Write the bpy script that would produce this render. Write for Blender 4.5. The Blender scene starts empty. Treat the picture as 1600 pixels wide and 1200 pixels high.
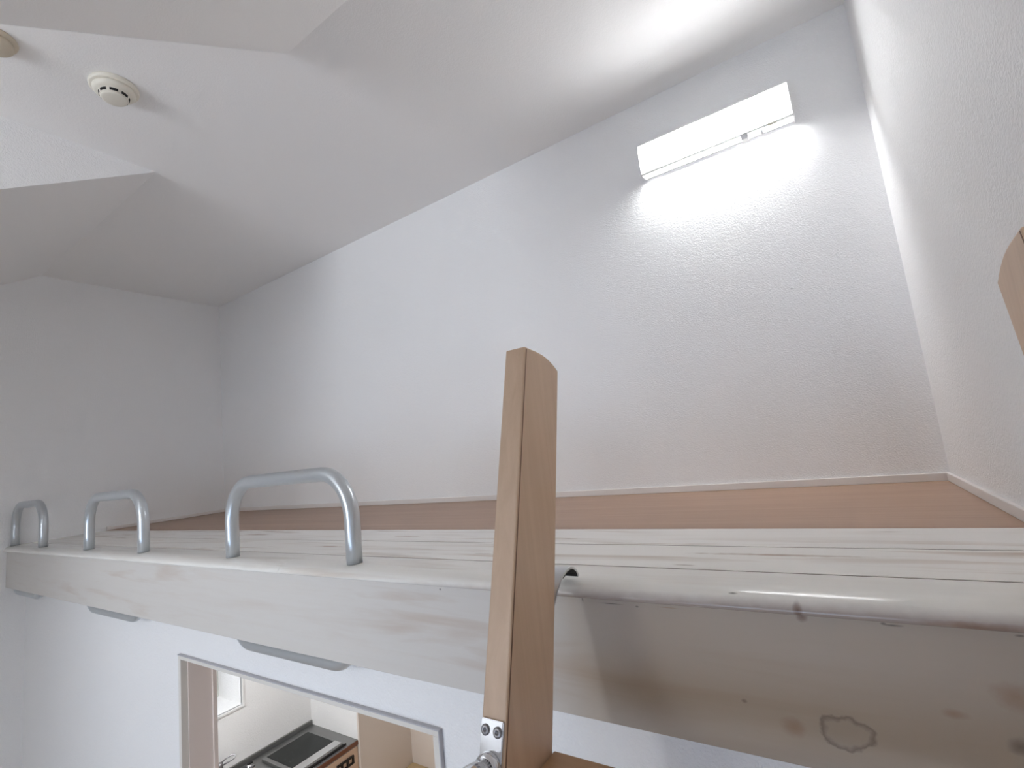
import bpy, bmesh, math, random
from mathutils import Vector, Matrix

random.seed(7)
S = bpy.context.scene
COL = S.collection

# ------------------------------------------------------------------ camera
cam_d = bpy.data.cameras.new('camera')
cam = bpy.data.objects.new('camera', cam_d)
COL.objects.link(cam)
r_ = (0.8304312, 0.5467087, -0.1072080)
u_ = (0.1625846, -0.0537598, 0.9852290)
f_ = (-0.5328698, 0.8355953, 0.1335303)
cam.matrix_world = Matrix(((r_[0], u_[0], -f_[0], 0), (r_[1], u_[1], -f_[1], 0), (r_[2], u_[2], -f_[2], 0), (0, 0, 0, 1)))
cam_d.sensor_width = 36.0
cam_d.lens = 757.082 / 1600 * 36.0
cam_d.clip_start = 0.02
S.camera = cam

# ------------------------------------------------------------------ world, daylight, exposure
w = bpy.data.worlds.new('sky')
S.world = w
w.use_nodes = True
w.node_tree.nodes['Background'].inputs[0].default_value = (0.72, 0.84, 1.0, 1)
w.node_tree.nodes['Background'].inputs[1].default_value = 1.0
S.view_settings.view_transform = 'Standard'
S.view_settings.look = 'None'
S.view_settings.exposure = 0.72
S.view_settings.gamma = 1.0
S.view_settings.use_curve_mapping = False
S.cycles.max_bounces = 12
S.cycles.diffuse_bounces = 10


def area_light(name, loc, aim, sx, sy, power, col):
    d = bpy.data.lights.new(name, 'AREA')
    d.shape = 'RECTANGLE'
    d.size, d.size_y = sx, sy
    d.energy = power
    d.color = col
    o = bpy.data.objects.new(name, d)
    COL.objects.link(o)
    o.location = loc
    o.rotation_euler = (Vector(aim)).to_track_quat('-Z', 'Z').to_euler()
    return o


# daylight coming through the balcony door, the dormer window and the small kitchen window
area_light('balcony_daylight', (-0.48, -2.44, -1.12), (0, 1, 0), 1.2, 0.9, 8.3, (0.46, 0.66, 1.0))
area_light('dormer_daylight', (-1.57, -2.44, 0.25), (0, 1, 0), 0.78, 1.3, 28.0, (0.89, 0.93, 1.0))
area_light('kitchen_daylight', (-3.72, 1.40, -0.35), (1, 0, -0.75), 0.5, 0.4, 8.0, (0.96, 1.0, 0.90))
area_light('kitchen_fill', (-2.52, 1.00, -0.43), (0, 0, -1), 0.3, 0.3, 6.5, (0.94, 0.97, 1.0))  # unseen fill light added to brighten the kitchen walls

# ------------------------------------------------------------------ dimensions (metres, eye at the origin)
XL, XR, YW, H, YS, TH = -3.42, 0.236, 1.683, 1.2016, 0.767, 0.533
XC, XB = -2.006, -1.133
YF = 0.667          # front face of the loft beam
ZT = -0.200         # top of the loft
ZF = -2.44          # room floor
YD = 0.74           # wall under the loft
YFR = -2.2          # front wall
tanT = math.tan(TH)


# ------------------------------------------------------------------ node helpers
class NT:
    def __init__(self, name):
        self.m = bpy.data.materials.new(name)
        self.m.use_nodes = True
        self.t = self.m.node_tree
        self.b = self.t.nodes['Principled BSDF']

    def n(self, typ, **kw):
        nd = self.t.nodes.new(typ)
        for k, v in kw.items():
            if k.startswith('i_'):
                nd.inputs[k[2:].replace('_', ' ')].default_value = v
            else:
                setattr(nd, k, v)
        return nd

    def l(self, a, b):
        self.t.links.new(a, b)

    def math(self, op, a, b=None, c=None, clamp=False):
        nd = self.n('ShaderNodeMath', operation=op, use_clamp=clamp)
        for i, v in enumerate((a, b, c)):
            if v is None:
                continue
            if isinstance(v, (int, float)):
                nd.inputs[i].default_value = v
            else:
                self.l(v, nd.inputs[i])
        return nd.outputs[0]

    def mix(self, fac, a, b, mode='MIX'):
        nd = self.n('ShaderNodeMix', data_type='RGBA', blend_type=mode)
        for sock, v in ((nd.inputs[0], fac), (nd.inputs[6], a), (nd.inputs[7], b)):
            if isinstance(v, (int, float)):
                sock.default_value = v
            elif isinstance(v, tuple):
                sock.default_value = (*v, 1) if len(v) == 3 else v
            else:
                self.l(v, sock)
        return nd.outputs[2]

    def ramp(self, fac, stops):
        nd = self.n('ShaderNodeValToRGB')
        e = nd.color_ramp.elements
        while len(e) < len(stops):
            e.new(0.5)
        for i, (p, c) in enumerate(stops):
            e[i].position = p
            e[i].color = (*c, 1) if isinstance(c, tuple) else (c, c, c, 1)
        self.l(fac, nd.inputs[0])
        return nd.outputs[0]

    def coords(self, scale=(1, 1, 1), rot=(0, 0, 0), loc=(0, 0, 0)):
        tc = self.n('ShaderNodeTexCoord')
        mp = self.n('ShaderNodeMapping')
        mp.inputs['Scale'].default_value = scale
        mp.inputs['Rotation'].default_value = rot
        mp.inputs['Location'].default_value = loc
        self.l(tc.outputs['Object'], mp.inputs['Vector'])
        return mp.outputs[0]

    def noise(self, vec, scale, detail=4, rough=0.5, dist=0.0):
        nd = self.n('ShaderNodeTexNoise')
        nd.inputs['Scale'].default_value = scale
        nd.inputs['Detail'].default_value = detail
        nd.inputs['Roughness'].default_value = rough
        nd.inputs['Distortion'].default_value = dist
        self.l(vec, nd.inputs['Vector'])
        return nd.outputs[0]

    def bump(self, h, strength, dist):
        nd = self.n('ShaderNodeBump')
        nd.inputs['Strength'].default_value = strength
        nd.inputs['Distance'].default_value = dist
        self.l(h, nd.inputs['Height'])
        self.l(nd.outputs[0], self.b.inputs['Normal'])

    def set(self, **kw):
        for k, v in kw.items():
            s = self.b.inputs[k.replace('_', ' ')]
            if isinstance(v, tuple):
                s.default_value = (*v, 1) if len(v) == 3 else v
            else:
                s.default_value = v
        return self


def plain(name, col, rough=0.5, metal=0.0, spec=0.5):
    m = NT(name)
    m.set(Base_Color=col, Roughness=rough, Metallic=metal)
    m.b.inputs['Specular IOR Level'].default_value = spec
    v = m.coords()
    n = m.noise(v, 60, 3)
    m.l(m.math('MULTIPLY_ADD', n, 0.03, max(rough - 0.015, 0.0)), m.b.inputs['Roughness'])
    return m.m


def wallpaper(name, col, strength=0.35):
    m = NT(name)
    v = m.coords()
    a = m.noise(v, 240, 2, 0.5, 0.4)
    b = m.noise(v, 90, 2)
    c = m.noise(v, 1.1, 2)
    m.l(m.mix(m.ramp(c, [(0.3, 0.0), (0.7, 1.0)]), tuple(x * 0.985 for x in col), col), m.b.inputs['Base Color'])
    m.bump(m.math('MULTIPLY_ADD', b, 0.5, a), strength, 0.003)
    m.set(Roughness=0.62)
    m.b.inputs['Specular IOR Level'].default_value = 0.35
    return m.m


def whitewash(name, seed, marks=(), bare=0.36, tint=(0.70, 0.675, 0.635), shade_brown=None, grainy=0.15, gloss=0.20):
    """pale stain over knotty pine, grain along X, satin varnish; marks = (x, z_or_y, rx, rz, colour, kind) in object space"""
    m = NT(name)
    v = m.coords((0.9, 16, 16), loc=(seed * 3.7, seed * 1.3, seed))
    big = m.noise(m.coords((2.0, 20, 20), loc=(seed, 0, seed * 2)), 1.3, 4, 0.55, 0.5)
    low = m.noise(m.coords((1.0, 3, 3), loc=(seed * 2, 1, seed)), 1.6, 2)
    grain = m.noise(v, 3.0, 6, 0.65, 0.6)
    fine = m.noise(m.coords((2.2, 110, 110)), 2.0, 3, 0.6)
    k = m.math('MULTIPLY', m.ramp(big, [(0.52, 0.0), (0.74, 1.0)]), m.ramp(low, [(0.40, 0.25), (0.62, 1.0)]))
    c = m.mix(m.math('MULTIPLY', k, bare * 1.6), tint, (0.46, 0.34, 0.25))
    c = m.mix(m.math('MULTIPLY', m.ramp(grain, [(0.32, 0.0), (0.78, 1.0)]), grainy), c, (0.50, 0.40, 0.31))
    c = m.mix(m.math('MULTIPLY', m.ramp(fine, [(0.5, 0.0), (0.8, 1.0)]), grainy * 0.5), c, (0.42, 0.34, 0.27))
    tc = m.n('ShaderNodeTexCoord')
    sp = m.n('ShaderNodeSeparateXYZ')
    m.l(tc.outputs['Object'], sp.inputs[0])
    wob = m.noise(m.coords(loc=(5, 2, 1)), 60, 3)
    if shade_brown:                                    # stain browner right of the ladder, with missing shade put into its colour
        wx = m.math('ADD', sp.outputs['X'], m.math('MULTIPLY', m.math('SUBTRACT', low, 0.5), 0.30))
        f = m.ramp(m.math('MULTIPLY_ADD', wx, 1.0, 1.0), [(shade_brown[0] + 1.0, 0.0), (shade_brown[1] + 1.0, 1.0)])
        c = m.mix(m.math('MULTIPLY', f, shade_brown[2]), c, (0.38, 0.295, 0.205))
    for (x0, y0, rx, ry, colr, kind, axis) in marks:
        dx = m.math('DIVIDE', m.math('SUBTRACT', sp.outputs['X'], x0), rx)
        dy = m.math('DIVIDE', m.math('SUBTRACT', sp.outputs[axis], y0), ry)
        d = m.math('SQRT', m.math('ADD', m.math('MULTIPLY', dx, dx), m.math('MULTIPLY', dy, dy)))
        d = m.math('ADD', d, m.math('MULTIPLY', m.math('SUBTRACT', wob, 0.5), 0.15 if kind == 'band' else 0.9))
        if kind == 'ring':
            f = m.ramp(d, [(0.0, 0.10), (0.62, 0.10), (0.86, 0.75), (1.0, 0.0)])
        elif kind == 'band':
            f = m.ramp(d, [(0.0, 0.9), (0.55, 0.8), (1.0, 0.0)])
        else:
            f = m.ramp(d, [(0.0, 0.85), (0.5, 0.55), (1.0, 0.0)])
        c = m.mix(m.math('MULTIPLY', f, 0.8), c, colr)
    m.l(c, m.b.inputs['Base Color'])
    m.l(m.math('MULTIPLY_ADD', grain, 0.10, gloss), m.b.inputs['Roughness'])
    m.bump(grain, 0.03, 0.002)
    return m.m


def timber(name, dark, light, axis='Z', rough=0.42, freq=1.0):
    m = NT(name)
    s = {'X': (1.0, 26, 26), 'Z': (26, 26, 1.0), 'Y': (26, 1.0, 26)}[axis]
    s = tuple(q * freq for q in s)
    a = m.noise(m.coords(s), 2.4, 6, 0.62, 0.5)
    b = m.noise(m.coords(tuple(q * 0.25 for q in s), loc=(3, 1, 7)), 2.0, 3, 0.5, 0.6)
    f = m.math('ADD', m.math('MULTIPLY', a, 0.6), m.math('MULTIPLY', b, 0.4))
    m.l(m.ramp(f, [(0.34, dark), (0.66, light)]), m.b.inputs['Base Color'])
    m.set(Roughness=rough)
    m.bump(a, 0.08, 0.001)
    return m.m


M = {}
M['paper'] = wallpaper('white_wallpaper', (0.895, 0.89, 0.885), 0.6)
M['ceil'] = wallpaper('white_ceiling_paper', (0.875, 0.862, 0.848), 0.2)
M['beige'] = wallpaper('shade_tinted_entry_paper', (0.76, 0.69, 0.63), 0.15)  # beige puts the shade of the unlit side into white paper
M['trim'] = plain('cream_painted_trim', (0.74, 0.71, 0.66), 0.45)
M['edge_shade'] = plain('grey_edge_shade', (0.48, 0.47, 0.49), 0.5)  # grey stands in for shade on the outer edge of the trim
M['joint_dark'] = plain('dark_joint_strip', (0.10, 0.075, 0.055), 0.8)
M['seam'] = plain('dark_glue_seam', (0.22, 0.12, 0.07), 0.5)
M['jamb'] = plain('bounce_tinted_jamb', (0.84, 0.75, 0.70), 0.5)  # pink tint holds the warm floor bounce on the unlit jamb
M['base'] = plain('pale_skirting', (0.80, 0.76, 0.73), 0.45)
M['roomfloor'] = timber('room_floor_wood', (0.76, 0.67, 0.57), (0.86, 0.78, 0.69), 'X', 0.4)
M['loftfloor'] = timber('loft_floor_wood', (0.33, 0.205, 0.135), (0.42, 0.275, 0.19), 'X', 0.42)
M['ladder'] = timber('ladder_wood', (0.56, 0.385, 0.255), (0.68, 0.495, 0.345), 'Z', 0.36, 0.8)
M['step'] = timber('ladder_step_wood', (0.44, 0.265, 0.14), (0.53, 0.335, 0.19), 'X', 0.36)
M['silver'] = plain('silver_painted_tube', (0.60, 0.63, 0.65), 0.32, 0.7)
M['chrome'] = plain('chrome', (0.80, 0.81, 0.83), 0.10, 1.0)
M['hooksteel'] = plain('brushed_hook_steel', (0.62, 0.62, 0.62), 0.28, 0.9)
M['screw'] = plain('screw_head_steel', (0.30, 0.29, 0.30), 0.35, 0.9)
M['socket'] = plain('dark_socket', (0.02, 0.02, 0.02), 0.6)
M['rubber'] = plain('black_rubber', (0.012, 0.012, 0.012), 0.7)
M['plastic'] = plain('ivory_plastic', (0.74, 0.70, 0.61), 0.5)
M['plastic2'] = plain('aged_ivory_plastic', (0.62, 0.54, 0.42), 0.5)
M['white'] = plain('white_enamel', (0.82, 0.82, 0.81), 0.4)
M['slot'] = plain('vent_slot_dark', (0.008, 0.008, 0.008), 0.9)
M['steel'] = plain('stainless_steel', (0.26, 0.26, 0.255), 0.35, 0.8)
M['blackglass'] = plain('black_glass', (0.010, 0.012, 0.011), 0.28, 0.0, 0.22)
M['black'] = plain('black_handle_plastic', (0.012, 0.010, 0.010), 0.5)
M['cabinet'] = timber('peach_cabinet_wood', (0.66, 0.47, 0.33), (0.76, 0.58, 0.43), 'Y', 0.4)
M['edge'] = plain('reddish_worktop_edge', (0.17, 0.06, 0.03), 0.4)
M['shoebox'] = timber('honey_cabinet_wood', (0.46, 0.33, 0.17), (0.55, 0.41, 0.23), 'X', 0.4)
M['alu'] = plain('window_aluminium', (0.55, 0.55, 0.52), 0.4, 0.6)

g = NT('window_glass')
g.t.nodes.remove(g.b)
tr = g.n('ShaderNodeBsdfTransparent')
gl = g.n('ShaderNodeBsdfGlossy')
gl.inputs['Roughness'].default_value = 0.03
fr = g.n('ShaderNodeFresnel')
fr.inputs[0].default_value = 1.45
mx = g.n('ShaderNodeMixShader')
g.l(fr.outputs[0], mx.inputs[0])
g.l(tr.outputs[0], mx.inputs[1])
g.l(gl.outputs[0], mx.inputs[2])
g.l(mx.outputs[0], g.t.nodes['Material Output'].inputs[0])
M['glass'] = g.m


def emit(name, col, strength):
    m = NT(name)
    m.set(Base_Color=(0.9, 0.9, 0.9), Roughness=0.4)
    m.b.inputs['Emission Color'].default_value = (*col, 1)
    m.b.inputs['Emission Strength'].default_value = strength
    return m.m


M['tube'] = emit('lamp_tube_lit', (0.97, 0.98, 1.0), 70.0)
g = NT('lamp_cover_milky')
g.t.nodes.remove(g.b)
tr = g.n('ShaderNodeBsdfTransparent')
tl = g.n('ShaderNodeBsdfTranslucent')
tl.inputs[0].default_value = (0.93, 0.94, 0.95, 1)
mx = g.n('ShaderNodeMixShader')
mx.inputs[0].default_value = 0.55
g.l(tr.outputs[0], mx.inputs[1])
g.l(tl.outputs[0], mx.inputs[2])
g.l(mx.outputs[0], g.t.nodes['Material Output'].inputs[0])
M['lens'] = g.m

BROWN = (0.13, 0.055, 0.03)
GREYK = (0.12, 0.09, 0.075)
BLK = (0.03, 0.022, 0.02)
WARM = (0.34, 0.215, 0.135)
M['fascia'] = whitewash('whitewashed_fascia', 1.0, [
    (-0.040, -0.347, 0.028, 0.019, GREYK, 'ring', 'Z'),
    (-0.092, -0.352, 0.016, 0.013, WARM, 'dot', 'Z'),
    (-0.622, -0.2300, 0.0030, 0.0026, BLK, 'dot', 'Z'),
    (-0.344, -0.2275, 0.0016, 0.004, BLK, 'dot', 'Z'),
    (-0.300, -0.2300, 0.020, 0.0011, BLK, 'dot', 'Z'),
    (-0.262, -0.2310, 0.0030, 0.0016, BLK, 'dot', 'Z'),
    (-0.220, -0.2290, 0.016, 0.0010, WARM, 'dot', 'Z'),
    (0.020, -0.2280, 0.0095, 0.0015, BLK, 'dot', 'Z'),
    (0.012, -0.2270, 0.0035, 0.0018, BLK, 'dot', 'Z'),
    (0.118, -0.2280, 0.0050, 0.0018, BLK, 'dot', 'Z'),
    (-0.142, -0.331, 0.004, 0.003, GREYK, 'dot', 'Z'),
    (-0.064, -0.2270, 0.007, 0.007, BROWN, 'dot', 'Z'),
    (0.055, -0.309, 0.014, 0.006, WARM, 'dot', 'Z'),
    (0.105, -0.285, 0.022, 0.016, WARM, 'dot', 'Z'),
    (0.10, -0.33, 0.012, 0.010, GREYK, 'dot', 'Z'),
], bare=0.34, tint=(0.66, 0.635, 0.60), shade_brown=(-0.46, -0.24, 0.78), grainy=0.10, gloss=0.42)
M['nosing'] = whitewash('whitewashed_nosing', 2.3, [
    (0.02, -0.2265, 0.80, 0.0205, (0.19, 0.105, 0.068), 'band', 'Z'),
    (-0.066, -0.216, 0.0055, 0.011, BROWN, 'dot', 'Z'),
    (0.085, -0.219, 0.05, 0.006, (0.24, 0.12, 0.06), 'dot', 'Z'),
    (-0.135, 0.667, 0.006, 0.0022, BLK, 'dot', 'Y'),
], bare=0.30, gloss=0.10, tint=(0.86, 0.845, 0.80), grainy=0.09)
M['plank1'] = whitewash('whitewashed_plank', 4.1, [
    (-0.62, 0.80, 0.03, 0.006, (0.30, 0.24, 0.18), 'dot', 'Y'),
    (-0.10, 0.845, 0.14, 0.008, WARM, 'dot', 'Y'),
    (-0.22, 0.77, 0.02, 0.004, (0.30, 0.24, 0.18), 'dot', 'Y'),
    (-1.15, 0.83, 0.05, 0.008, WARM, 'dot', 'Y'),
], bare=0.55, tint=(0.90, 0.885, 0.84), grainy=0.09)
M['plank2'] = whitewash('whitewashed_plank_back', 6.6, [
    (-0.50, 0.945, 0.02, 0.005, (0.26, 0.2, 0.15), 'dot', 'Y'),
    (-1.0, 0.96, 0.06, 0.008, WARM, 'dot', 'Y'),
    (-1.75, 0.97, 0.10, 0.012, WARM, 'dot', 'Y'),
    (0.05, 1.02, 0.03, 0.003, (0.26, 0.2, 0.15), 'dot', 'Y'),
], bare=0.55, tint=(0.90, 0.885, 0.85), grainy=0.09)


# ------------------------------------------------------------------ mesh helpers
def bx(bm, x0, x1, y0, y1, z0, z1, bev=0.0):
    t = bmesh.new() if bev else bm
    v = [t.verts.new(p) for p in ((x0, y0, z0), (x1, y0, z0), (x1, y1, z0), (x0, y1, z0), (x0, y0, z1), (x1, y0, z1), (x1, y1, z1), (x0, y1, z1))]
    for q in ((3, 2, 1, 0), (4, 5, 6, 7), (0, 1, 5, 4), (1, 2, 6, 5), (2, 3, 7, 6), (3, 0, 4, 7)):
        t.faces.new([v[i] for i in q])
    if bev:
        bmesh.ops.bevel(t, geom=t.edges[:], offset=bev, segments=2, affect='EDGES', profile=0.5)
        me = bpy.data.meshes.new('tmp')
        t.to_mesh(me)
        t.free()
        bm.from_mesh(me)
        bpy.data.meshes.remove(me)


def prism(bm, prof, x0, x1, bev=0.0):
    """prof: (y, z) outline, extruded along X"""
    t = bmesh.new()
    a = [t.verts.new((x0, y, z)) for y, z in prof]
    b = [t.verts.new((x1, y, z)) for y, z in prof]
    t.faces.new(a)
    t.faces.new(list(reversed(b)))
    n = len(prof)
    for i in range(n):
        j = (i + 1) % n
        t.faces.new((a[j], a[i], b[i], b[j]))
    bmesh.ops.recalc_face_normals(t, faces=t.faces[:])
    if bev:
        e = [e for e in t.edges if len(e.link_faces) == 2 and e.calc_face_angle(0) > 0.5]
        bmesh.ops.bevel(t, geom=e, offset=bev, segments=2, affect='EDGES', profile=0.5)
    me = bpy.data.meshes.new('tmp')
    t.to_mesh(me)
    t.free()
    bm.from_mesh(me)
    bpy.data.meshes.remove(me)


def tube(bm, pts, r, seg=20, cap=True):
    pts = [Vector(p) for p in pts]
    rings = []
    up = None
    for i, p in enumerate(pts):
        d = (pts[min(i + 1, len(pts) - 1)] - pts[max(i - 1, 0)]).normalized()
        if up is None:
            up = d.orthogonal().normalized()
        up = (up - d * up.dot(d)).normalized()
        s = d.cross(up)
        rr = r[i] if isinstance(r, (list, tuple)) else r
        rings.append([bm.verts.new(p + (up * math.cos(2 * math.pi * k / seg) + s * math.sin(2 * math.pi * k / seg)) * rr) for k in range(seg)])
    for a, b in zip(rings, rings[1:]):
        for k in range(seg):
            f = bm.faces.new((a[k], a[(k + 1) % seg], b[(k + 1) % seg], b[k]))
            f.smooth = True
    if cap:
        bm.faces.new(list(reversed(rings[0])))
        bm.faces.new(rings[-1])


def lathe(bm, prof, origin, axis, seg=40):
    """prof: (radius, height along axis)"""
    o = Vector(origin)
    a = Vector(axis).normalized()
    u = a.orthogonal().normalized()
    v = a.cross(u)
    rings = []
    for r, h in prof:
        if r < 1e-6:
            rings.append([bm.verts.new(o + a * h)])
        else:
            rings.append([bm.verts.new(o + a * h + (u * math.cos(2 * math.pi * k / seg) + v * math.sin(2 * math.pi * k / seg)) * r) for k in range(seg)])
    for p, q in zip(rings, rings[1:]):
        for k in range(seg):
            j = (k + 1) % seg
            if len(p) == 1 and len(q) == 1:
                continue
            if len(p) == 1:
                f = bm.faces.new((p[0], q[j], q[k]))
            elif len(q) == 1:
                f = bm.faces.new((p[k], p[j], q[0]))
            else:
                f = bm.faces.new((p[k], p[j], q[j], q[k]))
            f.smooth = True


def obj(name, bm, mat, parent=None, origin=(0, 0, 0), smooth_angle=None):
    bmesh.ops.recalc_face_normals(bm, faces=bm.faces[:])
    bmesh.ops.translate(bm, verts=bm.verts[:], vec=-Vector(origin))
    me = bpy.data.meshes.new(name)
    bm.to_mesh(me)
    bm.free()
    me.materials.append(mat)
    if smooth_angle:
        me.shade_smooth()
        me.set_sharp_from_angle(angle=math.radians(smooth_angle))
    o = bpy.data.objects.new(name, me)
    COL.objects.link(o)
    o.location = origin
    if parent is not None:
        o.parent = parent
        o.location = Vector(origin) - world_loc(parent)
    return o


def world_loc(o):
    v = Vector((0, 0, 0))
    while o is not None:
        v += o.location
        o = o.parent
    return v


def thing(name, label, cat, loc=(0, 0, 0), group=None):
    o = bpy.data.objects.new(name, None)
    o.empty_display_size = 0.05
    COL.objects.link(o)
    o.location = loc
    return tag(o, label, cat, group)


def tag(o, label, cat, group=None, kind=None):
    o['label'] = label
    o['category'] = cat
    if group:
        o['group'] = group
    if kind:
        o['kind'] = kind
    return o


def struct(name, bm, mat, label=None, cat=None, parent=None):
    o = obj(name, bm, mat, parent)
    if parent is None:
        o['kind'] = 'structure'
        if label:
            o['label'] = label
            o['category'] = cat
    return o


def B():
    return bmesh.new()


# ------------------------------------------------------------------ setting: floors and walls
b = B(); bx(b, -3.6, 0.40, YFR - 0.2, 0.78, ZF - 0.1, ZF)
struct('floor', b, M['roomfloor'], 'wooden floor of the lower room below the ladder', 'floor')
b = B(); bx(b, -3.6, 0.40, 0.78, 2.6, ZF - 0.1, ZF)
struct('floor_kitchen', b, M['roomfloor'], 'wooden kitchen floor beyond the doorway', 'floor')
b = B(); bx(b, XL, XR, 1.051, YW, -0.31, ZT)
bx(b, XL, XR, YD, 1.051, -0.31, -0.2235)
struct('floor_loft', b, M['loftfloor'], 'brown wood-grain loft floor behind the whitewashed planks', 'floor')

b = B(); bx(b, -3.62, 0.40, YW, YW + 0.12, -0.31, 1.45)
struct('wall_back', b, M['paper'], 'white textured back wall of the loft carrying the lamp', 'wall')
b = B(); bx(b, XR, XR + 0.15, YFR, YW, ZF, 1.45)
bx(b, XR, XR + 0.15, YW, 2.6, ZF, -0.31)
struct('wall_right', b, M['paper'], 'white textured wall at the right end of the loft', 'wall')
b = B(); bx(b, XL - 0.15, XL, YFR, YW, -0.36, 1.45)
bx(b, XL - 0.15, XL, YFR, 0.835, ZF, -0.36)
struct('wall_left', b, M['paper'], 'white wall at the left end of the loft', 'wall')

# front wall (behind the viewer) with a balcony door and the dormer window
b = B()
y0, y1 = YFR - 0.14, YFR
DX0, DX1 = -1.15, 0.18
DZ = -0.45           # sill of the dormer window
bx(b, -3.6, DX0, y0, y1, ZF, -0.62)
bx(b, DX1, 0.40, y0, y1, ZF, -0.62)
bx(b, -3.6, 0.40, y0, y1, -0.62, DZ)
bx(b, -3.6, XC + 0.06, y0, y1, DZ, -0.30)
bx(b, XB - 0.06, 0.40, y0, y1, DZ, -0.30)
bx(b, XC - 0.1, XC + 0.06, y0, y1, -0.30, 1.30)
bx(b, XB - 0.06, XB + 0.1, y0, y1, -0.30, 1.30)
bx(b, XC + 0.06, XB - 0.06, y0, y1, 1.02, 1.30)
struct('wall_front', b, M['paper'], 'white window wall of the room behind the viewer', 'wall')


def window_y(name, x0, x1, z0, z1, y, label, mull):
    b = B()
    t = 0.045
    bx(b, x0, x1, y - 0.04, y, z0, z0 + t); bx(b, x0, x1, y - 0.04, y, z1 - t, z1)
    bx(b, x0, x0 + t, y - 0.04, y, z0 + t, z1 - t); bx(b, x1 - t, x1, y - 0.04, y, z0 + t, z1 - t)
    xm = 0.5 * (x0 + x1)
    if mull:
        bx(b, xm - 0.03, xm + 0.03, y - 0.04, y, z0 + t, z1 - t)
    o = struct(name, b, M['alu'], label, 'window')
    spans = [(x0 + t, xm - 0.03), (xm + 0.03, x1 - t)] if mull else [(x0 + t, x1 - t)]
    for a, c in spans:
        b = B(); bx(b, a, c, y - 0.024, y - 0.018, z0 + t, z1 - t)
        obj('pane', b, M['glass'], o)
    return o


window_y('window_2', DX0, DX1, ZF + 0.02, -0.62, YFR - 0.06, 'balcony glass door in the wall behind the viewer', True)
window_y('window_3', XC + 0.06, XB - 0.06, DZ, 1.02, YFR - 0.06, 'dormer window in the wall behind the viewer', False)

# wall under the loft with the kitchen doorway
DL, DR, DT = -1.782, -0.728, -0.522
b = B()
bx(b, XL, DL, YD, YD + 0.088, ZF, -0.31)
bx(b, DR, XR, YD, YD + 0.088, ZF, -0.31)
bx(b, DL, DR, YD, YD + 0.088, DT, -0.31)
struct('wall_inner', b, M['paper'], 'white wall under the loft with the kitchen doorway', 'wall')

# doorway casing: face trim all round and the lining of the opening
def casing(name, x0, x1, z0, z1, label, e):
    """face trim with an added grey strip standing in for its shaded outer edge"""
    b = B(); bx(b, x0, x1, YD - 0.008, YD + 0.012, z0, z1, 0.0012)
    o = struct(name, b, M['trim'], label, 'trim')
    if e:
        b = B(); bx(b, *e[:2], YD - 0.010, YD, *e[2:], 0.0008)
        obj('edge_shade', b, M['edge_shade'], o)


casing('trim_1', DL - 0.010, DR + 0.010, DT - 0.004, DT + 0.007, 'cream head trim over the kitchen doorway', (DL - 0.010, DR + 0.013, DT + 0.007, DT + 0.0100))
casing('trim_2', DL - 0.010, DL + 0.005, ZF, DT - 0.004, 'cream side trim left of the kitchen doorway', None)
casing('trim_3', DR - 0.006, DR + 0.010, ZF, DT - 0.004, 'cream side trim right of the kitchen doorway', (DR + 0.010, DR + 0.013, ZF, DT + 0.007))
b = B(); bx(b, DL, DL + 0.008, YD + 0.012, YD + 0.092, ZF, DT - 0.012)
bx(b, DL + 0.008, DL + 0.013, YD + 0.080, YD + 0.092, ZF, DT - 0.012)
struct('trim_4', b, M['jamb'], 'bounce-tinted pinkish lining at the left side of the kitchen doorway', 'trim')
b = B(); bx(b, DR - 0.008, DR, YD + 0.012, YD + 0.092, ZF, DT - 0.012)
struct('trim_5', b, M['jamb'], 'bounce-tinted pinkish lining at the right side of the kitchen doorway', 'trim')
b = B(); bx(b, DL, DR, YD + 0.012, YD + 0.092, DT - 0.004, DT)
struct('trim_6', b, M['trim'], 'cream lining across the top of the kitchen doorway', 'trim')

# kitchen shell
KX, KY = -3.09, 2.02
WY0, WY1, WZ0, WZ1 = 1.22, 1.586, -1.283, -0.80
b = B()
bx(b, KX - 0.28, KX, 0.828, WY0, ZF, -0.42)
bx(b, KX - 0.28, KX, WY1, 2.6, ZF, -0.42)
bx(b, KX - 0.28, KX, WY0, WY1, ZF, WZ0)
bx(b, KX - 0.28, KX, WY0, WY1, WZ1, -0.42)
struct('wall_kitchen', b, M['paper'], 'white kitchen wall with the small deep window', 'wall')
b = B(); bx(b, -3.45, XR, 0.828, 2.6, -0.42, -0.31)
struct('ceiling_kitchen', b, M['ceil'], 'kitchen ceiling under the loft', 'ceiling')
XE = -2.622
b = B(); bx(b, KX, XE - 0.004, KY, 2.42, ZF, -0.42)
struct('wall_far', b, M['paper'], 'white end wall beside the kitchen worktop', 'wall')
b = B(); bx(b, XE - 0.004, XE, KY + 0.004, 2.42, ZF, -0.42)
bx(b, XE - 0.012, XE + 0.002, KY - 0.004, KY + 0.012, ZF, -0.42)
bx(b, XE - 0.004, XR, 2.42, 2.55, ZF, -0.42)
struct('wall_entry', b, M['beige'], 'shade-tinted beige wall of the entrance nook right of the worktop', 'wall')

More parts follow.
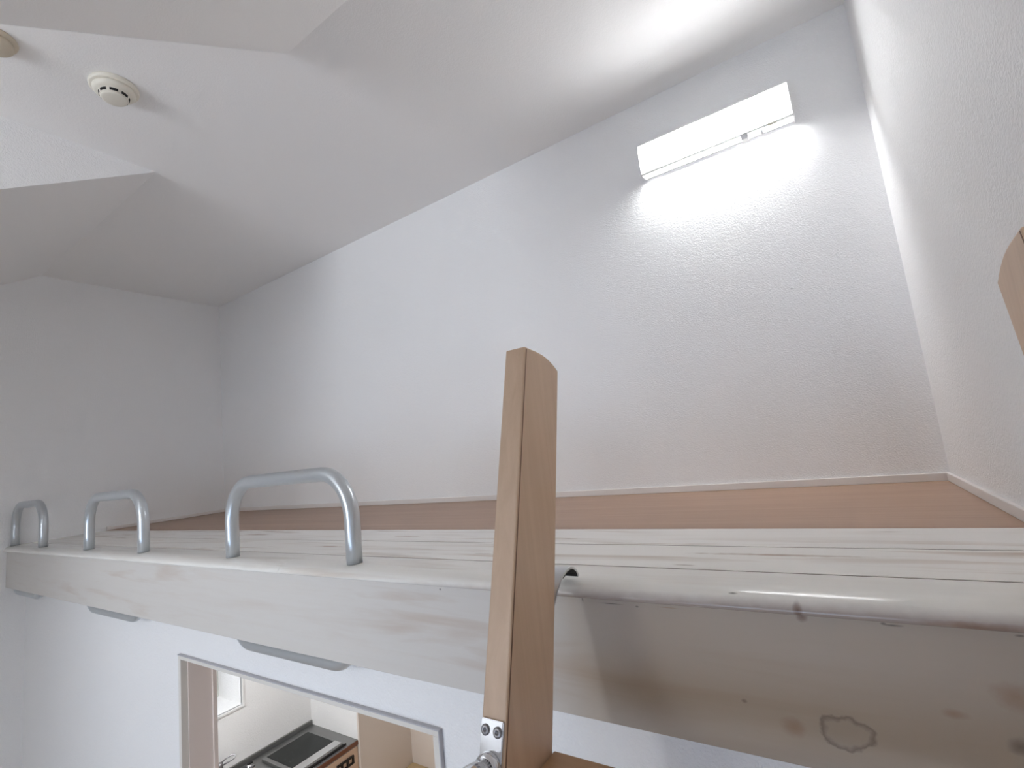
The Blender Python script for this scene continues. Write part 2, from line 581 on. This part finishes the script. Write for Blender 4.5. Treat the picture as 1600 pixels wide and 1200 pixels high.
# the small kitchen window: sash frame at the outer end of the deep recess, casing at the inner end
t = 0.030
xw = KX - 0.262
b = B()
bx(b, xw - 0.03, xw, WY0, WY1, WZ0, WZ0 + t); bx(b, xw - 0.03, xw, WY0, WY1, WZ1 - t, WZ1)
bx(b, xw - 0.03, xw, WY0, WY0 + t, WZ0 + t, WZ1 - t); bx(b, xw - 0.03, xw, WY1 - t, WY1, WZ0 + t, WZ1 - t)
win = struct('window_1', b, M['alu'], 'small kitchen window in a deep white recess', 'window')
b = B(); bx(b, xw - 0.018, xw - 0.012, WY0 + t, WY1 - t, WZ0 + t, WZ1 - t)
obj('pane', b, M['glass'], win)
b = B()
bx(b, KX - 0.01, KX + 0.007, WY1, WY1 + 0.014, WZ0 - 0.014, WZ1 + 0.014, 0.002)
bx(b, KX - 0.01, KX + 0.007, WY0 - 0.014, WY1, WZ0 - 0.014, WZ0, 0.002)
bx(b, KX - 0.01, KX + 0.007, WY0 - 0.014, WY1, WZ1, WZ1 + 0.014, 0.002)
bx(b, KX - 0.01, KX + 0.007, WY0 - 0.014, WY0, WZ0, WZ1, 0.002)
obj('window_casing', b, M['white'], win)

# ------------------------------------------------------------------ ceiling: flat part, dormer strip and two slopes
b = B()
bx(b, XL, XR, YS, YW, H, H + 0.12)
bx(b, XC, XB, YFR, YS, H, H + 0.12)
struct('ceiling', b, M['ceil'], 'flat white ceiling with the smoke detector', 'ceiling')


def slope(name, x0, x1, label):
    b = B()
    zf = H - (YS - YFR) * tanT
    prism(b, [(YS, H), (YFR, zf), (YFR, zf + 0.14), (YS, H + 0.14)], x0, x1)
    return struct(name, b, M['ceil'], label, 'ceiling')


slope('ceiling_slope', XL, XC, 'sloping ceiling at the left beside the dormer')
slope('ceiling_slope.001', XB, XR, 'sloping ceiling right of the dormer')


def cheek(name, x0, x1, label):
    b = B()
    zf = H - (YS - YFR) * tanT
    e = 0.0005
    prism(b, [(YS, H), (YFR, zf), (YFR, H + 0.1), (YS, H + 0.1)], x0, x1)
    return struct(name, b, M['paper'], label, 'wall')


cheek('wall_dormer', XC, XC + 0.004, 'bright triangular left cheek wall of the dormer')
cheek('wall_dormer.001', XB - 0.004, XB, 'triangular right cheek wall of the dormer')

# baseboards of the loft
bh, bt = 0.021, 0.008
b = B(); bx(b, XL + bt, XR - bt, YW - bt, YW, ZT, ZT + bh, 0.0015)
struct('baseboard_back', b, M['base'], 'thin pale skirting along the loft back wall', 'baseboard')
b = B(); bx(b, XR - bt, XR, 1.055, YW, ZT, ZT + bh, 0.0015)
struct('baseboard_right', b, M['base'], 'thin pale skirting along the loft right wall', 'baseboard')
b = B(); bx(b, XL, XL + bt, 1.075, YW, ZT, ZT + bh * 0.8, 0.0015)
bx(b, XL, XL + bt + 0.004, 1.055, 1.075, ZT, ZT + bh, 0.0015)
struct('baseboard_left', b, M['base'], 'thin pale skirting along the loft left wall', 'baseboard')

# ------------------------------------------------------------------ loft edge beam
beam = thing('loft_edge_beam', 'whitewashed timber beam with rounded nosing along the loft edge', 'beam', (-1.6, YF, -0.39))
b = B(); bx(b, XL, XR, YF, YD - 0.001, -0.392, -0.2225, 0.0015)
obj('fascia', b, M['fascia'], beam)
ZB, YN = -0.2225, 0.654


def nose(x0, x1):
    b = B()
    prof = [(0.7475, ZB), (0.7475, ZT - 0.001), (0.7465, ZT)]
    ry, rz = 0.044, 0.0172
    for k in range(0, 13):
        a = math.radians(90 - k * 90 / 12)
        prof.append((YN + ry - ry * math.cos(a), ZT - rz + rz * math.sin(a)))
    R = 0.0053
    for k in range(1, 7):
        a = math.radians(k * 90 / 6)
        prof.append((YN + R - R * math.cos(a), ZT - rz - R * math.sin(a)))
    prism(b, prof, x0, x1)
    return obj('nosing', b, M['nosing'], beam, smooth_angle=32)


nose(XL, -1.1025)
nose(-1.1015, XR)
b = B(); bx(b, XL, XR, 0.7515, 0.8979, ZB, ZT, 0.0009)
obj('plank', b, M['plank1'], beam)
b = B(); bx(b, XL, XR, 0.9021, 1.0508, ZB, ZT, 0.0009)
obj('plank', b, M['plank2'], beam)
for ya, yb in ((0.7475, 0.7515), (0.8979, 0.9021)):
    b = B(); bx(b, XL, XR, ya, yb, ZB, ZT - 0.0006)  # added dark strip so the gap between planks reads as a dark line
    obj('joint_strip', b, M['joint_dark'], beam)


# ------------------------------------------------------------------ grab hoops on the beam, hanging bars under it
def hoop_path(x0, x1, zlow, zhigh, rad):
    """U path in XZ standing on zlow with its closed side at zhigh"""
    n = 10
    p = [(x0, 0, zlow), (x0, 0, 0.5 * (zlow + zhigh - rad))]
    for k in range(n + 1):
        a = math.pi - k * (math.pi / 2) / n
        p.append((x0 + rad + rad * math.cos(a), 0, zhigh - rad + rad * math.sin(a)))
    for k in range(n + 1):
        a = math.pi / 2 - k * (math.pi / 2) / n
        p.append((x1 - rad + rad * math.cos(a), 0, zhigh - rad + rad * math.sin(a)))
    return p + [(x1, 0, 0.5 * (zlow + zhigh - rad)), (x1, 0, zlow)]


def sag_path(x0, x1, ztop, zbot, rad):
    """shallow bar hanging from ztop: its bent ends run up into the timber"""
    n = 8
    a0 = math.asin((zbot + rad - ztop) / rad)
    p = []
    for k in range(n + 1):
        a = a0 + (math.pi / 2 - a0) * k / n
        p.append((x0 + rad - rad * math.cos(a), 0, zbot + rad - rad * math.sin(a)))
    for k in range(n + 1):
        a = math.pi / 2 - (math.pi / 2 - a0) * k / n
        p.append((x1 - rad + rad * math.cos(a), 0, zbot + rad - rad * math.sin(a)))
    return p


YB_ = 0.692
hoops = [(-1.370, -0.880, 'large silver tube hoop on the beam, nearest to the ladder'),
         (-2.412, -1.926, 'silver tube hoop on the beam, middle one of the three'),
         (-3.398, -2.966, 'small-looking silver tube hoop on the beam at the far left end')]
for x0, x1, lab in hoops:
    b = B()
    tube(b, [(x, y + YB_, z) for x, y, z in hoop_path(x0, x1, ZT, -0.009, 0.098)], 0.0165, 24)
    tag(obj('guard_hoop', b, M['silver'], None, (0.5 * (x0 + x1), YB_, ZT)), lab, 'handrail', 'tube hoops along the loft edge')
bars = [(-1.372, -0.905, 'widest grey tube bar hanging under the beam above the kitchen doorway'),
        (-2.430, -1.962, 'grey tube bar hanging under the beam left of the doorway, middle of three'),
        (-3.400, -2.990, 'grey tube bar hanging under the beam at the far left end')]
for x0, x1, lab in bars:
    b = B()
    tube(b, [(x, y + YB_ + 0.008, z) for x, y, z in sag_path(x0, x1, -0.3915, -0.4135, 0.07)], 0.0155, 24)
    tag(obj('hanging_bar', b, M['silver'], None, (0.5 * (x0 + x1), YB_ + 0.008, -0.392)), lab, 'bar', 'tube bars under the loft beam')

# ------------------------------------------------------------------ ladder
LS = 0.289                       # lean: dy/dz


def fy(z):                       # front edge of a rail at height z
    return 0.591 + 0.300 * (z - 0.145)


def by(z):                       # back edge
    return 0.686 + 0.284 * (z - 0.116)


ladder = thing('ladder', 'light brown wooden loft ladder hooked over the beam', 'ladder', (-0.1, fy(ZF) + 0.05, ZF))
RAILS = [(-0.3815, -0.348), (0.166, 0.1995)]
F, K = Vector((0.591, 0.145)), Vector((0.686, 0.116))
for x0, x1 in RAILS:
    prof = [(fy(ZF), ZF), (F.x, F.y)]
    for k in range(1, 8):                        # gently bowed top, front corner high, back corner low
        s = k / 8
        q = F.lerp(K, s)
        bow = 0.010 * math.sin(math.pi * s) * (0.6 + 0.8 * s) * 0.75
        prof.append((q.x + bow * 0.25, q.y + bow))
    prof += [(K.x, K.y), (by(ZF), ZF)]
    b = B()
    prism(b, prof, x0, x1, 0.0022)
    rail = obj('rail', b, M['ladder'], ladder)
    for xs in (x0, x1):                          # dark glue seam of the edge veneer on both sides
        s = 1 if xs == x1 else -1
        b = B()
        prism(b, [(fy(ZF) + 0.0022, ZF + 0.002), (F.x + 0.0022, F.y - 0.003), (F.x + 0.0042, F.y - 0.0035), (fy(ZF) + 0.0042, ZF + 0.002)], xs - 0.0003, xs + 0.0003)
        obj('veneer_seam', b, M['seam'], rail)
    # steel hook: strap on the back of the rail that arches over the nosing and rests on the plank
    cx0, cx1 = x0 + 0.0030, x1 - 0.0030
    mid = [(by(-0.345) + 0.002, -0.345), (by(-0.25) + 0.002, -0.25), (by(-0.215) + 0.003, -0.215), (0.608, -0.2000), (0.6185, -0.1915), (0.630, -0.1845), (0.643, -0.1805),
           (0.655, -0.1800), (0.665, -0.1828), (0.6725, -0.1880), (0.6765, -0.1945), (0.6775, -0.1975)]
    th = 0.0017
    upo, lo = [], []
    for i, p in enumerate(mid):
        a = Vector(mid[max(i - 1, 0)]); c = Vector(mid[min(i + 1, len(mid) - 1)])
        d = (c - a).normalized(); nrm = Vector((-d.y, d.x))
        upo.append(tuple(Vector(p) + nrm * th)); lo.append(tuple(Vector(p) - nrm * th))
    b = B()
    prism(b, upo + list(reversed(lo)), cx0, cx1)
    hk = obj('hook', b, M['hooksteel'], ladder, smooth_angle=40)
    hk['label'] = 'curved steel hook resting on the beam'
    b = B()
    pad = [tuple(Vector(p)) for p in lo[5:-1]]
    inner = []
    for i, p in enumerate(pad):
        a = Vector(pad[max(i - 1, 0)]); c = Vector(pad[min(i + 1, len(pad) - 1)])
        d = (c - a).normalized(); nrm = Vector((-d.y, d.x))
        inner.append(tuple(Vector(p) - nrm * 0.0026))
    prism(b, pad + list(reversed(inner)), cx0 + 0.001, cx1 - 0.0008)
    obj('hook_pad', b, M['rubber'], hk)

zs = -0.370
while zs > ZF + 0.12:
    b = B()
    bx(b, -0.348, 0.166, fy(zs) + 0.004, by(zs) + 0.003, zs - 0.026, zs, 0.002)
    obj('step', b, M['step'], ladder)
    zs -= 0.262

# chrome grab handle on the front edge of each rail
ang = math.atan(0.300)
tdir = Vector((0, math.sin(ang), math.cos(ang)))
ndir = Vector((0, -math.cos(ang), math.sin(ang)))


def on_front(x, z_t, out):
    """point on a rail's front edge: z_t is the world height on that edge, out the distance proud of it"""
    p = Vector((x, fy(z_t), z_t))
    return p + ndir * out


for x0, x1 in RAILS:
    xc = 0.5 * (x0 + x1)
    hw = 0.0148
    zc, zl = -0.3365, -0.80
    bend = 0.030
    out = 0.062
    path = [on_front(xc, zc, 0.002), on_front(xc, zc, out - bend)]
    n = 10
    for k in range(1, n + 1):
        a = k / n * math.pi / 2
        path.append(on_front(xc, zc, out - bend + bend * math.sin(a)) - tdir * (bend - bend * math.cos(a)))
    low = []
    for k in range(0, n + 1):
        a = math.pi / 2 - k / n * math.pi / 2
        low.append(on_front(xc, zl, out - bend + bend * math.sin(a)) + tdir * (bend - bend * math.cos(a)))
    path += low + [on_front(xc, zl, 0.002)]
    b = B()
    tube(b, path, 0.0118, 24)
    gh = obj('grab_handle', b, M['chrome'], ladder)
    gh['label'] = 'chrome grab handle on the rail'
    for zz, sgn in ((zc, 1), (zl, -1)):
        p = on_front(xc, zz, 0)
        b = B()
        q = []
        for s, tt in ((-1, -0.020), (1, -0.020), (1, 0.045), (-1, 0.045)):
            q.append((s * hw, tt * sgn))
        v0 = [b.verts.new(p + Vector((a, 0, 0)) + tdir * c + ndir * 0.0002) for a, c in q]
        v1 = [b.verts.new(p + Vector((a, 0, 0)) + tdir * c + ndir * 0.0030) for a, c in q]
        b.faces.new(v0); b.faces.new(v1)
        for i in range(4):
            b.faces.new((v0[i], v0[(i + 1) % 4], v1[(i + 1) % 4], v1[i]))
        bmesh.ops.recalc_face_normals(b, faces=b.faces[:])
        bmesh.ops.bevel(b, geom=b.edges[:], offset=0.0009, segments=2, affect='EDGES')
        obj('mounting_plate', b, M['chrome'], gh)
        b = B()
        lathe(b, [(0.0118, 0.003), (0.0158, 0.003), (0.0165, 0.005), (0.0160, 0.009), (0.0142, 0.012), (0.0118, 0.0125)], p, ndir, 32)
        obj('collar', b, M['chrome'], gh)
        for s in (-1, 1):
            c = p + Vector((s * 0.0082, 0, 0)) + tdir * (0.0345 * sgn)
            b = B()
            lathe(b, [(0.0056, 0.0026), (0.0056, 0.0040), (0.0044, 0.0050), (0.0020, 0.0054), (0.0016, 0.0040), (0, 0.0040)], c, ndir, 20)
            obj('screw', b, M['screw'], gh)

# ------------------------------------------------------------------ wall lamp
LX0, LX1 = -0.408, 0.060
lamp = thing('wall_lamp', 'lit white fluorescent lamp with curved cover on the back wall', 'lamp', (0.5 * (LX0 + LX1), YW, 0.93))
cov = [(1.612, 0.9945), (1.608, 0.976), (1.6055, 0.953), (1.606, 0.928), (1.6085, 0.906), (1.6115, 0.8915)]
# back housing with a top shelf that keeps the light off the wall above
b = B()
prism(b, [(YW, 0.903), (YW, 1.020), (1.668, 1.016), (1.6085, 0.998), (1.609, 0.994), (1.667, 1.0105), (1.674, 1.006), (1.674, 0.903)], LX0 + 0.004, LX1 - 0.004)
obj('housing', b, M['white'], lamp)
b = B()
inn = []
for i, p in enumerate(cov):
    a = Vector(cov[max(i - 1, 0)]); c = Vector(cov[min(i + 1, len(cov) - 1)])
    d = (c - a).normalized(); nrm = Vector((-d.y, d.x))
    inn.append(tuple(Vector(p) + nrm * 0.002))
prism(b, cov + list(reversed(inn)), LX0 + 0.004, LX1 - 0.004)
obj('cover', b, M['lens'], lamp, smooth_angle=40)
b = B()
tube(b, [(LX0 + 0.022, 1.645, 0.950), (LX1 - 0.022, 1.645, 0.950)], 0.0125, 20)
obj('tube', b, M['tube'], lamp)
for x0, x1 in ((LX0 + 0.004, LX0 + 0.022), (LX1 - 0.022, LX1 - 0.004)):
    b = B()
    tube(b, [(x0, 1.645, 0.950), (x1, 1.645, 0.950)], 0.0135, 20)
    obj('tube_holder', b, M['white'], lamp)
b = B()
prism(b, [(1.610, 0.8890), (1.610, 0.8925), (1.622, 0.8945), (1.622, 0.8900)], LX0 + 0.004, LX1 - 0.004)
obj('lip', b, M['white'], lamp)
for x0, x1 in ((LX0, LX0 + 0.004), (LX1 - 0.004, LX1)):
    b = B()
    prism(b, [(YW, 1.022), (1.667, 1.020)] + [(y - 0.0015, z + 0.003) for y, z in cov[:1]] + [(y - 0.002, z) for y, z in cov[1:]] + [(1.616, 0.888), (YW, 0.901)], x0, x1)
    obj('end_cap', b, M['white'], lamp)
b = B(); bx(b, -0.088, -0.068, 1.612, 1.634, 0.874, 0.8915, 0.002)
obj('tab', b, M['white'], lamp)
b = B(); tube(b, [(-0.030, 1.628, 0.897), (-0.030, 1.628, 0.872)], [0.005, 0.0035], 14)
obj('pull_switch', b, M['white'], lamp)
b = B(); bx(b, -0.012, 0.012, 1.6085, 1.6195, 0.8868, 0.8905, 0.001)
obj('sensor_slot', b, M['plastic'], lamp)

# tiny white pin on the back wall
b = B(); lathe(b, [(0, -0.004), (0.0042, -0.004), (0.0046, -0.001), (0.003, 0.001), (0.0, 0.0012)], (-0.031, YW - 0.001, 0.393), (0, 1, 0), 16)
tag(obj('wall_pin', b, M['white'], None, (-0.031, YW, 0.393)), 'tiny white pin in the back wall below the lamp', 'pin')

# ------------------------------------------------------------------ ceiling fittings
DC = Vector((-1.622, 0.515, H))
det = thing('smoke_detector', 'round ivory smoke detector with dark vent slots on the ceiling', 'smoke detector', DC)
dn = Vector((0, 0, -1))
b = B(); lathe(b, [(0, 0), (0.060, 0), (0.061, 0.003), (0.060, 0.010), (0.0565, 0.0125), (0.0, 0.0125)], DC, dn, 56)
obj('base', b, M['plastic'], det, DC)
b = B(); lathe(b, [(0.0, 0.0125), (0.052, 0.0125), (0.0525, 0.016), (0.050, 0.022), (0.044, 0.027), (0.0385, 0.0285), (0.0365, 0.030), (0.0345, 0.037), (0.0335, 0.0385), (0.0, 0.0385)], DC, dn, 56)
obj('body', b, M['plastic'], det, DC)
b = B(); lathe(b, [(0.0, 0.0385), (0.0335, 0.0385), (0.032, 0.0415), (0.026, 0.0432), (0.0, 0.0438)], DC, dn, 56)
obj('cap', b, M['plastic'], det, DC)
for k in range(8):
    b = B()
    a0 = math.radians(45 * k + 10)
    v = []
    for j in range(7):
        a = a0 + math.radians(31) * j / 6
        for rr, hh in ((0.0374, 0.0297), (0.0360, 0.0366)):
            v.append(b.verts.new(DC + Vector((math.cos(a) * rr, math.sin(a) * rr, -hh))))
        for rr, hh in ((0.0340, 0.0366), (0.0354, 0.0297)):
            v.append(b.verts.new(DC + Vector((math.cos(a) * rr, math.sin(a) * rr, -hh))))
    for j in range(6):
        q, n = v[4 * j:4 * j + 4], v[4 * j + 4:4 * j + 8]
        for s in range(4):
            b.faces.new((q[s], q[(s + 1) % 4], n[(s + 1) % 4], n[s]))
    b.faces.new(v[:4]); b.faces.new(v[-4:])
    obj('vent_slot', b, M['slot'], det, DC)

RC = Vector((-1.648, 0.268, H))
ros = thing('ceiling_rosette', 'tan round ceiling socket cut off by the left edge of the photo', 'ceiling socket', RC)
b = B(); lathe(b, [(0, 0), (0.046, 0), (0.047, 0.004), (0.045, 0.010), (0.0, 0.010)], RC, dn, 40)
obj('base', b, M['plastic2'], ros, RC)
b = B(); lathe(b, [(0, 0.010), (0.038, 0.010), (0.038, 0.022), (0.035, 0.026), (0.0, 0.026)], RC, dn, 40)
obj('body', b, M['plastic2'], ros, RC)

# ------------------------------------------------------------------ kitchen seen through the doorway
CF = -2.640      # front of the cabinet
counter = thing('kitchen_counter', 'kitchen counter with stainless worktop and peach wood front', 'kitchen counter', (-2.85, 1.5, ZF))
b = B(); bx(b, KX + 0.002, CF - 0.016, 0.95, KY - 0.002, ZF + 0.001, -1.631)
obj('body', b, M['cabinet'], counter)
b = B(); bx(b, KX + 0.002, CF - 0.001, 0.95, KY - 0.001, -1.631, -1.600)
obj('worktop', b, M['steel'], counter)
b = B(); bx(b, CF - 0.002, CF + 0.003, 0.95, KY - 0.001, -1.624, -1.602)
o = obj('edge_strip', b, M['edge'], counter)
o['label'] = 'dark red strip along the worktop edge'
for y0, y1 in ((0.955, 1.300), (1.304, 1.655), (1.659, KY - 0.003)):
    b = B(); bx(b, CF - 0.016, CF - 0.002, y0, y1, -1.78, -1.632, 0.001)
    dr = obj('drawer', b, M['cabinet'], counter)
    b = B()
    e = y1 - 0.035
    bx(b, CF - 0.003, CF + 0.008, e - 0.115, e, -1.672, -1.662)
    bx(b, CF - 0.003, CF + 0.008, e - 0.115, e, -1.706, -1.698)
    for yy in (e - 0.115, e - 0.086, e - 0.048, e - 0.010):
        bx(b, CF - 0.003, CF + 0.008, yy, yy + 0.010, -1.698, -1.672)
    h = obj('handle', b, M['black'], dr)
    b = B(); bx(b, CF - 0.016, CF - 0.002, y0, y1, ZF + 0.08, -1.784, 0.001)
    obj('door', b, M['cabinet'], counter)

b = B(); bx(b, KX, KX + 0.013, 0.95, KY - 0.001, -1.5995, -1.574, 0.002)
struct('trim_7', b, M['steel'], 'steel upstand strip along the wall behind the worktop', 'trim')

stove = thing('stove', 'single-plate cooktop with black glass on the steel worktop', 'stove', (-2.83, 1.79, -1.600))
b = B(); bx(b, -3.005, -2.668, 1.642, 1.940, -1.600, -1.583, 0.003)
obj('body', b, M['steel'], stove)
b = B(); bx(b, -2.990, -2.742, 1.664, 1.927, -1.5835, -1.5815, 0.0008)
obj('glass_plate', b, M['blackglass'], stove)
b = B(); bx(b, -2.736, -2.678, 1.652, 1.934, -1.5835, -1.5795, 0.001)
obj('control_panel', b, M['hooksteel'], stove)
b = B(); bx(b, -2.668, -2.662, 1.650, 1.955, -1.600, -1.590)
obj('shadow_gap', b, M['black'], stove)

FC = Vector((-3.035, 1.435, -1.600))
fau = thing('faucet', 'chrome kitchen faucet with loop lever at the counter back', 'faucet', FC)
b = B(); lathe(b, [(0, 0), (0.024, 0), (0.024, 0.006), (0.015, 0.012), (0.013, 0.085), (0.014, 0.1), (0.0, 0.102)], FC, (0, 0, 1), 24)
obj('post', b, M['screw'], fau)
b = B()
c = FC + Vector((0, 0, 0.098))
tube(b, [c, c + Vector((0.01, 0.028, 0.016)), c + Vector((0.02, 0.052, 0.022)), c + Vector((0.033, 0.064, 0.018)), c + Vector((0.036, 0.055, 0.008)), c + Vector((0.026, 0.030, 0.000)), c + Vector((0.006, 0.004, -0.012))], 0.0042, 12)
obj('lever', b, M['screw'], fau)
b = B()
c = FC + Vector((0, 0, 0.055))
tube(b, [c, c + Vector((0.05, -0.01, 0.02)), c + Vector((0.11, -0.02, 0.03)), c + Vector((0.15, -0.027, 0.022)), c + Vector((0.158, -0.028, -0.004))], 0.0095, 16)
obj('spout', b, M['chrome'], fau)

TC = Vector((-2.985, 1.560, -1.600))
kt = thing('gas_tap', 'dark two-outlet gas tap on the worktop between faucet and cooktop', 'tap', TC)
b = B(); lathe(b, [(0, 0), (0.014, 0), (0.014, 0.004), (0.009, 0.008), (0.009, 0.035), (0.0, 0.037)], TC, (0, 0, 1), 20)
obj('body', b, M['chrome'], kt)
b = B()
tube(b, [TC + Vector((-0.022, -0.014, 0.027)), TC + Vector((0.026, 0.016, 0.027))], [0.0075, 0.0075], 14)
obj('outlet', b, M['screw'], kt)
b = B(); bx(b, TC.x - 0.006, TC.x + 0.006, TC.y - 0.008, TC.y + 0.020, TC.z + 0.036, TC.z + 0.044, 0.002)
obj('knob', b, M['black'], kt)

sc = thing('shoe_cabinet', 'low honey wood cabinet in the shade-tinted entrance nook', 'cabinet', (-2.36, 2.26, ZF))
b = B(); bx(b, XE + 0.004, -2.10, 2.12, 2.416, ZF + 0.001, -1.956, 0.002)
obj('body', b, M['shoebox'], sc)
b = B(); bx(b, XE + 0.003, -2.09, 2.105, 2.417, -1.956, -1.936, 0.002)
obj('top', b, M['shoebox'], sc)
for x0, x1 in ((XE + 0.01, -2.363), (-2.359, -2.106)):
    b = B(); bx(b, x0, x1, 2.107, 2.120, ZF + 0.04, -1.962, 0.001)
    d = obj('door', b, M['shoebox'], sc)
